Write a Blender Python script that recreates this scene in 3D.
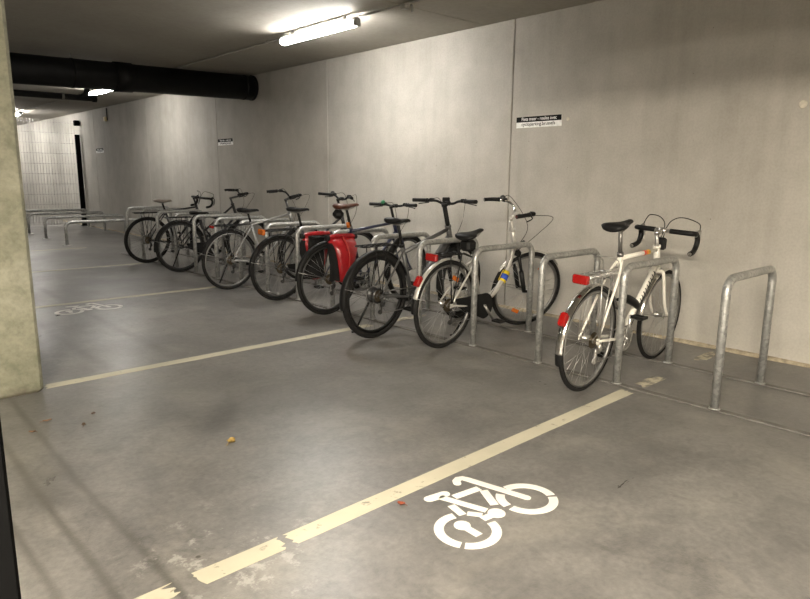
import bpy, math, random
from mathutils import Vector, Matrix
random.seed(7)
D = bpy.data
scn = bpy.context.scene
for o in list(D.objects): D.objects.remove(o)
C = scn.collection
PI = math.pi
rad = math.radians

# ---------------------------------------------------------------- camera
# world: +X towards the long concrete wall, +Y along the wall (receding), Z up
CAM_H, F_PX = 1.33, 641.27
YAW, PITCH, ROLL = 0.74195, 0.18992, 0.0091
cam = D.cameras.new('camera'); camo = D.objects.new('camera', cam); C.objects.link(camo)
cam.sensor_fit = 'HORIZONTAL'; cam.sensor_width = 36.0; cam.lens = F_PX / 810 * 36.0
cam.clip_start = 0.05; cam.clip_end = 200
fw = Vector((math.sin(YAW)*math.cos(PITCH), math.cos(YAW)*math.cos(PITCH), -math.sin(PITCH)))
rt = Vector((math.cos(YAW), -math.sin(YAW), 0)); up = rt.cross(fw)
r2 = rt*math.cos(ROLL) + up*math.sin(ROLL); u2 = -rt*math.sin(ROLL) + up*math.cos(ROLL)
M = Matrix((r2, u2, -fw)).transposed().to_4x4(); M.translation = (0, 0, CAM_H)
camo.matrix_world = M
scn.camera = camo

# ---------------------------------------------------------------- world, exposure, lamp power
w = D.worlds.new('world'); scn.world = w; w.use_nodes = True
w.node_tree.nodes['Background'].inputs[0].default_value = (0.02, 0.02, 0.02, 1)
w.node_tree.nodes['Background'].inputs[1].default_value = 0.3
vs = scn.view_settings
vs.view_transform = 'Standard'; vs.look = 'None'; vs.gamma = 1.0; vs.use_curve_mapping = False
vs.exposure = 1.6
LAMP_COL = (1.0, 0.965, 0.91)     # battens over the stands
FILL_COL = (1.0, 0.90, 0.74)      # unseen panels added over the driving lane as fill light
LAMP_POWER = 47.0
FILL_POWER = 150.0

# ---------------------------------------------------------------- materials
def new_mat(name):
    m = D.materials.new(name); m.use_nodes = True
    nt = m.node_tree; b = nt.nodes['Principled BSDF']
    return m, nt, b
def N(nt, t, **kw):
    n = nt.nodes.new(t)
    for k, v in kw.items(): setattr(n, k, v)
    return n
def ramp(nt, fac, stops):
    r = N(nt, 'ShaderNodeValToRGB'); e = r.color_ramp.elements
    while len(e) < len(stops): e.new(0.5)
    for i, (p, c) in enumerate(stops):
        e[i].position = p; e[i].color = (c, c, c, 1) if isinstance(c, (int, float)) else (*c, 1)
    nt.links.new(fac, r.inputs[0]); return r.outputs[0]
def noise(nt, vec, scale, detail=4, rough=0.55, dist=0.0):
    n = N(nt, 'ShaderNodeTexNoise'); n.inputs['Scale'].default_value = scale
    n.inputs['Detail'].default_value = detail; n.inputs['Roughness'].default_value = rough
    n.inputs['Distortion'].default_value = dist
    nt.links.new(vec, n.inputs['Vector']); return n.outputs[0]
def mix(nt, fac, a, b, mode='MIX'):
    m = N(nt, 'ShaderNodeMix', data_type='RGBA', blend_type=mode)
    for s, v in ((0, fac), (6, a), (7, b)):
        if isinstance(v, (int, float)): m.inputs[s].default_value = v
        elif isinstance(v, tuple): m.inputs[s].default_value = (*v, 1)
        else: nt.links.new(v, m.inputs[s])
    return m.outputs[2]
def mth(nt, op, a, b=0.0, c=None):
    m = N(nt, 'ShaderNodeMath', operation=op)
    for i, v in enumerate((a, b) if c is None else (a, b, c)):
        if isinstance(v, (int, float)): m.inputs[i].default_value = v
        else: nt.links.new(v, m.inputs[i])
    return m.outputs[0]
def mapping(nt, vec, scale):
    m = N(nt, 'ShaderNodeMapping'); m.inputs['Scale'].default_value = scale
    nt.links.new(vec, m.inputs['Vector']); return m.outputs[0]
def bump(nt, b, h, strength, dist=0.01):
    n = N(nt, 'ShaderNodeBump'); n.inputs['Strength'].default_value = strength; n.inputs['Distance'].default_value = dist
    nt.links.new(h, n.inputs['Height']); nt.links.new(n.outputs[0], b.inputs['Normal'])

_mats = {}
def pm(name, col, rough=0.5, metal=0.0, var=0.12, scale=30.0, bmp=0.0, coat=0.0):
    """plain procedural material: a colour with a fine noise variation"""
    if name in _mats: return _mats[name]
    m, nt, b = new_mat(name)
    v = N(nt, 'ShaderNodeTexCoord').outputs['Object']
    n = noise(nt, v, scale, 3)
    lo = tuple(max(0, c*(1-var)) for c in col); hi = tuple(min(1, c*(1+var)) for c in col)
    nt.links.new(ramp(nt, n, [(0.3, lo), (0.7, hi)]), b.inputs['Base Color'])
    b.inputs['Roughness'].default_value = rough; b.inputs['Metallic'].default_value = metal
    b.inputs['Coat Weight'].default_value = coat
    if max(col) < 0.03: b.inputs['Specular IOR Level'].default_value = 0.22 if coat == 0 else 0.4
    if bmp: bump(nt, b, n, bmp)
    _mats[name] = m; return m

def concrete_wall():
    m, nt, b = new_mat('wall_concrete')
    P = N(nt, 'ShaderNodeNewGeometry').outputs['Position']
    big = noise(nt, P, 0.7, 5, 0.6, 0.4)
    mid = noise(nt, P, 3.5, 5, 0.6)
    streak = noise(nt, mapping(nt, P, (1, 2.2, 0.18)), 1.6, 5, 0.6)
    fine = noise(nt, P, 60, 3)
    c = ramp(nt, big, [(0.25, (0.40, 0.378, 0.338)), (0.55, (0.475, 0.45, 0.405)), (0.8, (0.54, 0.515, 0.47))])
    c = mix(nt, 0.32, c, ramp(nt, streak, [(0.3, (0.58, 0.56, 0.52)), (0.5, (0.92, 0.91, 0.89)), (0.7, (1, 1, 1))]), 'MULTIPLY')
    c = mix(nt, 0.35, c, ramp(nt, mid, [(0.3, (0.68, 0.67, 0.63)), (0.6, (1, 1, 1))]), 'MULTIPLY')
    c = mix(nt, 0.25, c, ramp(nt, fine, [(0.35, (0.7, 0.7, 0.7)), (0.6, (1, 1, 1))]), 'MULTIPLY')
    # small air holes
    vo = N(nt, 'ShaderNodeTexVoronoi'); vo.inputs['Scale'].default_value = 9.0; nt.links.new(P, vo.inputs['Vector'])
    hole = ramp(nt, vo.outputs['Distance'], [(0.02, 0.0), (0.05, 1.0)])
    gate = ramp(nt, noise(nt, P, 4.3, 2), [(0.52, 1.0), (0.58, 0.0)])
    hole = mth(nt, 'MAXIMUM', hole, gate)
    c = mix(nt, hole, (0.14, 0.12, 0.10), c)
    nt.links.new(c, b.inputs['Base Color'])
    b.inputs['Roughness'].default_value = 0.78
    bump(nt, b, mth(nt, 'ADD', mth(nt, 'MULTIPLY', fine, 0.25), mid), 0.12, 0.02)
    return m

def concrete_ceiling():
    m, nt, b = new_mat('ceiling_concrete')
    P = N(nt, 'ShaderNodeNewGeometry').outputs['Position']
    big = noise(nt, P, 0.6, 5, 0.6)
    fine = noise(nt, P, 25, 3)
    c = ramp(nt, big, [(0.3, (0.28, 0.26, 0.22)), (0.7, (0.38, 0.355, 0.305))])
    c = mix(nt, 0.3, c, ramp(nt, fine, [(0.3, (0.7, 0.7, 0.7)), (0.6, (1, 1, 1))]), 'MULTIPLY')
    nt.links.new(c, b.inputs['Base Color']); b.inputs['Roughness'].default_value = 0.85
    bump(nt, b, fine, 0.08)
    return m

def concrete_floor():
    m, nt, b = new_mat('floor_polished_concrete')
    P = N(nt, 'ShaderNodeNewGeometry').outputs['Position']
    sep = N(nt, 'ShaderNodeSeparateXYZ'); nt.links.new(P, sep.inputs[0])
    X, Y = sep.outputs[0], sep.outputs[1]
    big = noise(nt, P, 0.55, 6, 0.62, 0.6)
    mid = noise(nt, P, 2.6, 6, 0.65, 0.8)
    fine = noise(nt, P, 38, 4, 0.6)
    c = ramp(nt, big, [(0.28, (0.120, 0.115, 0.110)), (0.5, (0.166, 0.159, 0.151)), (0.72, (0.230, 0.219, 0.205))])
    c = mix(nt, 0.85, c, ramp(nt, mid, [(0.30, (0.62, 0.62, 0.62)), (0.5, (0.9, 0.9, 0.89)), (0.70, (1.16, 1.15, 1.13))]), 'MULTIPLY')
    c = mix(nt, 0.8, c, ramp(nt, noise(nt, P, 9.5, 6, 0.7, 1.2), [(0.30, (0.72, 0.72, 0.72)), (0.5, (0.97, 0.97, 0.97)), (0.72, (1.12, 1.12, 1.11))]), 'MULTIPLY')
    c = mix(nt, 0.6, c, ramp(nt, fine, [(0.35, (0.72, 0.72, 0.72)), (0.62, (1.06, 1.06, 1.06))]), 'MULTIPLY')
    # scuffs: short stretched dark marks
    scf = ramp(nt, noise(nt, mapping(nt, P, (1.5, 5.5, 1)), 4.2, 5, 0.6, 0.4), [(0.24, 1.0), (0.31, 0.0)])
    c = mix(nt, mth(nt, 'MULTIPLY', scf, 0.5), c, (0.07, 0.065, 0.06))
    # pale paint residue around the broken end of the bay line
    dx = mth(nt, 'SUBTRACT', X, 0.92); dy = mth(nt, 'SUBTRACT', Y, 1.95)
    dd = mth(nt, 'SQRT', mth(nt, 'ADD', mth(nt, 'MULTIPLY', dx, dx), mth(nt, 'MULTIPLY', dy, dy)))
    near = ramp(nt, dd, [(0.10, 1.0), (0.50, 0.0)])
    res = ramp(nt, noise(nt, P, 7, 8, 0.75), [(0.56, 0.0), (0.62, 1.0)])
    c = mix(nt, mth(nt, 'MULTIPLY', mth(nt, 'MULTIPLY', near, res), 0.8), c, (0.36, 0.345, 0.32))
    # worn pale patches
    wear = ramp(nt, noise(nt, P, 1.7, 8, 0.72, 0.5), [(0.52, 0.0), (0.80, 1.0)])
    c = mix(nt, mth(nt, 'MULTIPLY', wear, 0.5), c, (0.30, 0.28, 0.24))
    # dark streaks running along the lane
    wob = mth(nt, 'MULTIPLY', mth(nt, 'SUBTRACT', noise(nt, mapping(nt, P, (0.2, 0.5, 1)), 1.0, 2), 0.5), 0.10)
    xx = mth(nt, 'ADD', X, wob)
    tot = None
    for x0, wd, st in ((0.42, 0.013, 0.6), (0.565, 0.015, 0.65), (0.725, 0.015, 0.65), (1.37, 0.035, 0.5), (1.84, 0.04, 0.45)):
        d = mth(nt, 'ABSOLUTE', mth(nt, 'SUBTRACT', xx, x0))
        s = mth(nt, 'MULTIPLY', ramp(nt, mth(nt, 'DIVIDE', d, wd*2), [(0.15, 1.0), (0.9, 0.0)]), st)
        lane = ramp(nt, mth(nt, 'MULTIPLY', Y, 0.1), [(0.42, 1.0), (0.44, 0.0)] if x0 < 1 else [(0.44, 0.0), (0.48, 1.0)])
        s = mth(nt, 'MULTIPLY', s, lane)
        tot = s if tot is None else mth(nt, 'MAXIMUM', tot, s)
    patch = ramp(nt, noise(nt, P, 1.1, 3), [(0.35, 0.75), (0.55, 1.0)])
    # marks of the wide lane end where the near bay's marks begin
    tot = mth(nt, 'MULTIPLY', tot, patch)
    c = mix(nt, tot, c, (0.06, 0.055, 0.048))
    # tiny dark specks
    vo = N(nt, 'ShaderNodeTexVoronoi'); vo.inputs['Scale'].default_value = 3.1; nt.links.new(P, vo.inputs['Vector'])
    sp = ramp(nt, vo.outputs['Distance'], [(0.025, 1.0), (0.04, 0.0)])
    c = mix(nt, mth(nt, 'MULTIPLY', sp, 0.8), c, (0.05, 0.04, 0.035))
    nt.links.new(c, b.inputs['Base Color'])
    ro = ramp(nt, mid, [(0.3, 0.28), (0.7, 0.46)])
    nt.links.new(mix(nt, 0.5, ro, ramp(nt, noise(nt, P, 1.1, 4, 0.6), [(0.35, 0.24), (0.65, 0.46)])), b.inputs['Roughness'])
    b.inputs['Specular IOR Level'].default_value = 0.65
    bump(nt, b, mth(nt, 'ADD', mth(nt, 'MULTIPLY', fine, 0.6), noise(nt, P, 110, 3)), 0.22, 0.004)
    return m

def worn_paint(name, col, lo, hi):
    m, nt, b = new_mat(name)
    P = N(nt, 'ShaderNodeNewGeometry').outputs['Position']
    n1 = noise(nt, P, 14, 6, 0.65); n2 = noise(nt, P, 3, 4)
    c = ramp(nt, n2, [(0.3, tuple(x*0.82 for x in col)), (0.7, col)])
    c = mix(nt, ramp(nt, n1, [(lo, 1.0), (hi, 0.0)]), c, (0.20, 0.185, 0.155))
    nt.links.new(c, b.inputs['Base Color']); b.inputs['Roughness'].default_value = 0.6
    bump(nt, b, n1, 0.1, 0.004)
    return m

def galvanised():
    m, nt, b = new_mat('galvanised_steel')
    P = N(nt, 'ShaderNodeTexCoord').outputs['Object']
    vo = N(nt, 'ShaderNodeTexVoronoi'); vo.inputs['Scale'].default_value = 55; nt.links.new(P, vo.inputs['Vector'])
    sp = N(nt, 'ShaderNodeSeparateColor'); nt.links.new(vo.outputs['Color'], sp.inputs[0])
    c = ramp(nt, sp.outputs[0], [(0.0, (0.36, 0.36, 0.35)), (0.6, (0.46, 0.46, 0.445)), (1.0, (0.56, 0.56, 0.54))])
    c = mix(nt, 0.5, c, ramp(nt, noise(nt, P, 9, 4), [(0.3, (0.72, 0.72, 0.70)), (0.7, (1, 1, 1))]), 'MULTIPLY')
    nt.links.new(c, b.inputs['Base Color'])
    b.inputs['Metallic'].default_value = 0.65; b.inputs['Roughness'].default_value = 0.45
    return m

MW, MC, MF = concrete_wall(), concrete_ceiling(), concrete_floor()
MP = worn_paint('worn_cream_paint', (0.50, 0.465, 0.355), 0.32, 0.40)
MPF = worn_paint('faded_cream_paint', (0.50, 0.45, 0.33), 0.44, 0.56)
MST = worn_paint('white_stencil_paint', (0.72, 0.70, 0.66), 0.24, 0.32)
MG = galvanised()

def pillar_mat():
    m, nt, b = new_mat('pillar_concrete')
    P = N(nt, 'ShaderNodeNewGeometry').outputs['Position']
    big = noise(nt, P, 1.8, 6, 0.65, 0.5); fine = noise(nt, P, 45, 3)
    c = ramp(nt, big, [(0.3, (0.165, 0.165, 0.115)), (0.5, (0.25, 0.245, 0.183)), (0.7, (0.32, 0.31, 0.245))])
    c = mix(nt, 0.7, c, ramp(nt, noise(nt, P, 7, 6, 0.7, 0.8), [(0.32, (0.62, 0.64, 0.58)), (0.5, (0.95, 0.95, 0.93)), (0.7, (1.15, 1.14, 1.12))]), 'MULTIPLY')
    c = mix(nt, 0.5, c, ramp(nt, fine, [(0.3, (0.65, 0.65, 0.65)), (0.6, (1, 1, 1))]), 'MULTIPLY')
    sep = N(nt, 'ShaderNodeSeparateXYZ'); nt.links.new(P, sep.inputs[0])
    dirt = mth(nt, 'ADD', mth(nt, 'MULTIPLY', sep.outputs[2], 5.0), mth(nt, 'MULTIPLY', noise(nt, P, 9, 4), 0.9))
    c = mix(nt, ramp(nt, dirt, [(0.45, 0.8), (0.7, 0.0)]), c, (0.10, 0.085, 0.06))
    nt.links.new(c, b.inputs['Base Color']); b.inputs['Roughness'].default_value = 0.85
    bump(nt, b, mth(nt, 'ADD', fine, big), 0.2, 0.01)
    return m

def emit_mat(name, col, strength):
    m, nt, b = new_mat(name)
    P = N(nt, 'ShaderNodeTexCoord').outputs['Object']
    c = ramp(nt, noise(nt, P, 3, 1), [(0.0, col), (1.0, col)])
    b.inputs['Base Color'].default_value = (0.9, 0.9, 0.88, 1)
    nt.links.new(c, b.inputs['Emission Color']); b.inputs['Emission Strength'].default_value = strength
    return m

# ---------------------------------------------------------------- mesh builder
class MB:
    def __init__(s): s.v = []; s.f = []; s.sm = []
    def add(s, vs, fs, smooth=False, mtx=None):
        o = len(s.v)
        for v in vs:
            v = Vector(v); s.v.append(mtx @ v if mtx else v)
        for i, f in enumerate(fs):
            s.f.append(tuple(o+k for k in f)); s.sm.append(smooth)
        return s
    def box(s, c, d, mtx=None, bev=0.0):
        c = Vector(c); x, y, z = d[0]/2, d[1]/2, d[2]/2
        if bev <= 0:
            vs = [c+Vector((a*x, b*y, e*z)) for a in (-1, 1) for b in (-1, 1) for e in (-1, 1)]
            return s.add(vs, [(0,1,3,2),(4,6,7,5),(0,4,5,1),(2,3,7,6),(0,2,6,4),(1,5,7,3)], False, mtx)
        b = min(bev, x*.95, y*.95, z*.95)
        def ringp(ix, iy, zz):
            r = []
            for sx, sy in ((1,1),(-1,1),(-1,-1),(1,-1)):
                pa, pb = Vector((sx*ix, sy*(iy-b), zz)), Vector((sx*(ix-b), sy*iy, zz))
                r += [c+p for p in ((pa, pb) if sx*sy > 0 else (pb, pa))]
            return r
        rings = [ringp(x-b*.7, y-b*.7, -z), ringp(x, y, -z+b), ringp(x, y, z-b), ringp(x-b*.7, y-b*.7, z)]
        return s.loft(rings, True, False, mtx)
    def loft(s, rings, caps=True, smooth=True, mtx=None):
        n = len(rings[0]); vs = [p for r in rings for p in r]; fs = []
        for i in range(len(rings)-1):
            for k in range(n):
                fs.append((i*n+k, i*n+(k+1) % n, (i+1)*n+(k+1) % n, (i+1)*n+k))
        o = len(s.v); s.add(vs, fs, smooth, mtx)
        if caps:
            s.f.append(tuple(o+k for k in reversed(range(n)))); s.sm.append(False)
            m = (len(rings)-1)*n
            s.f.append(tuple(o+m+k for k in range(n))); s.sm.append(False)
        return s
    def tube(s, pts, r, seg=8, closed=False, mtx=None, flat=None):
        """sweep a circle (or ellipse: flat = (axis vector, factor)) along points; r a number or list"""
        P = [Vector(p) for p in pts]; n = len(P)
        T = []
        for i in range(n):
            a = P[(i-1) % n] if (closed or i > 0) else P[i]
            b = P[(i+1) % n] if (closed or i < n-1) else P[i]
            d = (b-a); T.append(d.normalized() if d.length > 1e-9 else Vector((0, 0, 1)))
        ref = Vector((0, 0, 1)) if abs(T[0].z) < 0.9 else Vector((1, 0, 0))
        nrm = (ref - T[0]*ref.dot(T[0])).normalized()
        rings = []
        for i in range(n):
            nrm = (nrm - T[i]*nrm.dot(T[i])).normalized(); bi = T[i].cross(nrm)
            rr = r[i] if isinstance(r, (list, tuple)) else r
            rings.append([P[i] + nrm*(rr*math.cos(2*PI*k/seg)) + bi*(rr*math.sin(2*PI*k/seg)) for k in range(seg)])
        if closed:
            vs = [p for q in rings for p in q]; fs = []
            for i in range(n):
                for k in range(seg):
                    j = (i+1) % n
                    fs.append((i*seg+k, i*seg+(k+1) % seg, j*seg+(k+1) % seg, j*seg+k))
            return s.add(vs, fs, True, mtx)
        return s.loft(rings, True, True, mtx)
    def cyl(s, a, b, r, seg=16, mtx=None):
        return s.tube([a, b], r, seg, False, mtx)
    def wheelring(s, c, R, prof, seg=48, a0=0.0, a1=2*PI, mtx=None, closed_prof=True):
        """revolve a profile [(dr, y)] about the y axis through c (in the xz plane)"""
        c = Vector(c); full = abs(a1-a0) >= 2*PI-1e-6; n = seg if full else seg+1
        m = len(prof); vs = []; fs = []
        for i in range(n):
            a = a0+(a1-a0)*i/seg
            for dr, y in prof:
                vs.append(c+Vector(((R+dr)*math.cos(a), y, (R+dr)*math.sin(a))))
        for i in range(seg):
            j = (i+1) % n
            for k in range(m if closed_prof else m-1):
                fs.append((i*m+k, j*m+k, j*m+(k+1) % m, i*m+(k+1) % m))
        if not full and closed_prof:
            fs.append(tuple(range(m))); fs.append(tuple((n-1)*m+k for k in reversed(range(m))))
        return s.add(vs, fs, True, mtx)
    def build(s, name, mat, parent=None):
        me = D.meshes.new(name); me.from_pydata([tuple(v) for v in s.v], [], s.f)
        me.polygons.foreach_set('use_smooth', s.sm); me.update()
        me.materials.append(mat)
        o = D.objects.new(name, me); C.objects.link(o)
        if parent: o.parent = parent
        return o

def tag(o, label=None, cat=None, group=None, kind=None):
    if label: o['label'] = label
    if cat: o['category'] = cat
    if group: o['group'] = group
    if kind: o['kind'] = kind
    return o
def empty(name, loc=(0, 0, 0), mtx=None):
    o = D.objects.new(name, None); C.objects.link(o); o.empty_display_size = 0.1
    if mtx: o.matrix_world = mtx
    else: o.location = loc
    return o
def copy_tree(o, parent=None):
    c = o.copy(); C.objects.link(c)
    if parent: c.parent = parent
    for ch in [x for x in D.objects if x.parent == o]: copy_tree(ch, c)
    return c
def smooth_pts(pts, sub=6):
    """Catmull-Rom through points"""
    P = [Vector(p) for p in pts]; out = []
    for i in range(len(P)-1):
        p0 = P[i-1] if i else P[0]*2-P[1]; p1, p2 = P[i], P[i+1]
        p3 = P[i+2] if i+2 < len(P) else P[-1]*2-P[-2]
        for k in range(sub):
            t = k/sub
            out.append(0.5*((2*p1)+(p2-p0)*t+(2*p0-5*p1+4*p2-p3)*t*t+(3*p1-p0-3*p2+p3)*t**3))
    out.append(P[-1]); return out
def arc_corner(pts, r, n=6):
    """polyline with rounded corners"""
    P = [Vector(p) for p in pts]; out = [P[0]]
    for i in range(1, len(P)-1):
        a = (P[i-1]-P[i]).normalized(); b = (P[i+1]-P[i]).normalized()
        ang = a.angle(b); d = r/math.tan(ang/2)
        s, e = P[i]+a*d, P[i]+b*d; cen = P[i]+(a+b).normalized()*(r/math.sin(ang/2))
        va, vb = s-cen, e-cen
        for k in range(n+1):
            t = k/n; th = va.angle(vb)
            out.append(cen+(va*math.sin((1-t)*th)+vb*math.sin(t*th))/math.sin(th))
    out.append(P[-1]); return out

# ---------------------------------------------------------------- the garage
XW, ZC = 5.186, 2.82
Y0, Y1, X0 = -7.0, 30.0, -9.0
def struct(o): o['kind'] = 'structure'; return o
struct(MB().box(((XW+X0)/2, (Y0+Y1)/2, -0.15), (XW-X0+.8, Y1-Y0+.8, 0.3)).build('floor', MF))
MJ = pm('joint_filler', (0.24, 0.22, 0.18), 0.9, var=0.2)
# long wall of precast panels with recessed joints
wr = struct(MB().box((XW+0.24, (Y0+Y1)/2, ZC/2+.1), (0.40, Y1-Y0, ZC+.2)).build('wall_right', MJ))
seams = [Y0, -5.14, -2.05, 4.128, 7.215, 10.40, 13.45, 16.74, 19.9, 23.1, 26.3, Y1]
for a, b in zip(seams[:-1], seams[1:]):
    MB().box((XW+0.02, (a+b)/2, ZC/2), (0.04, b-a-0.013, ZC), bev=0.004).build('concrete_panel', MW, wr)
struct(MB().box((X0-.2, (Y0+Y1)/2, ZC/2), (0.4, Y1-Y0, ZC)).build('wall_left', MW))
struct(MB().box(((XW+X0)/2, Y0-.2, ZC/2), (XW-X0+.8, 0.4, ZC)).build('wall_back', MW))
struct(MB().box(((XW+X0)/2, Y1+.2, ZC/2), (XW-X0+.8, 0.4, ZC)).build('wall_end', MW))
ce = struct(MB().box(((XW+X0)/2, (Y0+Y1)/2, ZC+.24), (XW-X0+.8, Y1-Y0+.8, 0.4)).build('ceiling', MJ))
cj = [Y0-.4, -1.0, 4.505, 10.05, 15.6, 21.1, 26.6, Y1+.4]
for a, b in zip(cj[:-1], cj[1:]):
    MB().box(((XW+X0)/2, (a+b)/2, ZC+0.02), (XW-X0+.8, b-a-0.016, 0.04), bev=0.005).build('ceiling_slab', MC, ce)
# rough sandy joint where the wall meets the floor
bb = MB(); random.seed(3)
n = 150; ring = []
for i in range(n+1):
    y = -2+22*i/n; h = 0.014+random.random()*0.012; d = 0.022+random.random()*0.02
    ring.append([Vector((XW-d, y, 0.0)), Vector((XW-d*.5, y, h*.8)), Vector((XW+.01, y, h+.006)), Vector((XW+.01, y, 0.0))])
bb.loft(ring, True, False)
struct(bb.build('baseboard_right', pm('sandy_mortar', (0.33, 0.28, 0.20), 0.95, var=0.35, scale=25)))

# pillar
pl = MB().box((0.62, 4.47, (ZC-.24)/2), (0.60, 0.34, ZC-.24), bev=0.02).build('pillar', pillar_mat()); struct(pl)

# unseen downstand beam, added to shade the top of the long wall
struct(MB().box((0.62, (Y0+Y1)/2, ZC-0.12), (0.58, Y1-Y0, 0.24), bev=0.015).build('shade_beam', MC))

# black post beside the viewer's doorway
p = empty('steel_post', (0.155, 1.30, 0))
tag(p, 'black square steel post beside the dark streaks in the aisle', 'post')
blk = pm('black_paint', (0.003, 0.003, 0.003), 0.8); blk.node_tree.nodes['Principled BSDF'].inputs['Specular IOR Level'].default_value = 0.05
MB().box((0, 0, 1.05), (0.085, 0.085, 2.1), bev=0.006).build('shaft', blk, p)
MB().box((0, 0, 0.006), (0.13, 0.13, 0.012), bev=0.003).build('base_plate', blk, p)
MB().box((0, 0, 2.108), (0.088, 0.088, 0.016), bev=0.004).build('cap', blk, p)

# ---------------------------------------------------------------- painted lines
def ragged_strip(x0, x1, yc, wd, slope=0.0, rag0=0.0, rag1=0.0, step=0.02, seed=1):
    """flat painted strip along x with ragged ends and slightly uneven edges"""
    rnd = random.Random(seed); m = MB(); k = 9; top = []
    nx = max(2, int((x1-x0)/0.12)); h = 0.0015
    js = [(rnd.random(), rnd.random()) for _ in range(k)]
    rows = []
    for j in range(k):
        t = j/(k-1); y = (t-.5)*wd
        a = x0+js[j][0]*rag0; b = x1-js[j][1]*rag1
        rows.append([Vector((a+(b-a)*i/nx, yc+slope*((a+(b-a)*i/nx)-x0)+y+(rnd.random()-.5)*0.003, h)) for i in range(nx+1)])
    vs = [q for r in rows for q in r]; fs = []
    w_ = nx+1
    for j in range(k-1):
        for i in range(nx): fs.append((j*w_+i, j*w_+i+1, (j+1)*w_+i+1, (j+1)*w_+i))
    m.add(vs, fs)
    border = [i for i in range(w_)] + [j*w_+nx for j in range(1, k)] + [(k-1)*w_+i for i in range(nx-1, -1, -1)] + [j*w_ for j in range(k-2, 0, -1)]
    o = len(m.v)
    for q in border: m.v.append(Vector((m.v[q].x, m.v[q].y, 0.0)))
    for i in range(len(border)):
        j = (i+1) % len(border)
        m.f.append((border[j], border[i], o+i, o+j)); m.sm.append(False)
    return m
def line(name, label, segs):
    root = empty(name, (segs[0][0], segs[0][2], 0)); tag(root, label, 'floor marking', 'painted bay lines')
    for i, (x0, x1, yc, wd, sl, r0, r1, mt) in enumerate(segs):
        o = ragged_strip(x0-segs[0][0], x1-segs[0][0], yc-segs[0][2], wd, sl, r0, r1, seed=i+int(yc*10)).build('painted_strip', mt, root)
    return root
line('painted_bay_line', 'cream painted bay line with a broken end beside the large bicycle symbol', [
    (0.52, 0.74, 1.885, 0.075, 0, 0.05, 0.06, MP), (0.79, 1.135, 1.884, 0.088, 0, 0.03, 0.03, MP), (1.15, 3.70, 1.884, 0.088, 0.012, 0.02, 0.04, MP),
    (3.82, 4.14, 1.915, 0.085, 0.0, 0.05, 0.08, MPF), (4.72, 5.08, 1.93, 0.085, 0.0, 0.08, 0.08, MPF)])
line('painted_bay_line', 'cream painted bay line starting at the foot of the concrete pillar', [
    (0.94, 3.62, 4.395, 0.09, 0.0, 0.03, 0.03, MP), (3.85, 4.3, 4.395, 0.085, 0.0, 0.05, 0.08, MPF)])
line('painted_bay_line', 'cream painted bay line just beyond the small bicycle symbol', [(0.9, 3.66, 7.16, 0.09, 0.0, 0.03, 0.05, MP)])
line('painted_bay_line', 'cream painted bay line behind the bicycle with the pale saddle', [(1.2, 3.6, 9.80, 0.09, 0.0, 0.03, 0.05, MP)])
line('painted_bay_line', 'cream painted bay line in front of the low wide hoops', [(1.6, 3.6, 12.52, 0.09, 0.0, 0.03, 0.05, MP)])

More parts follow.
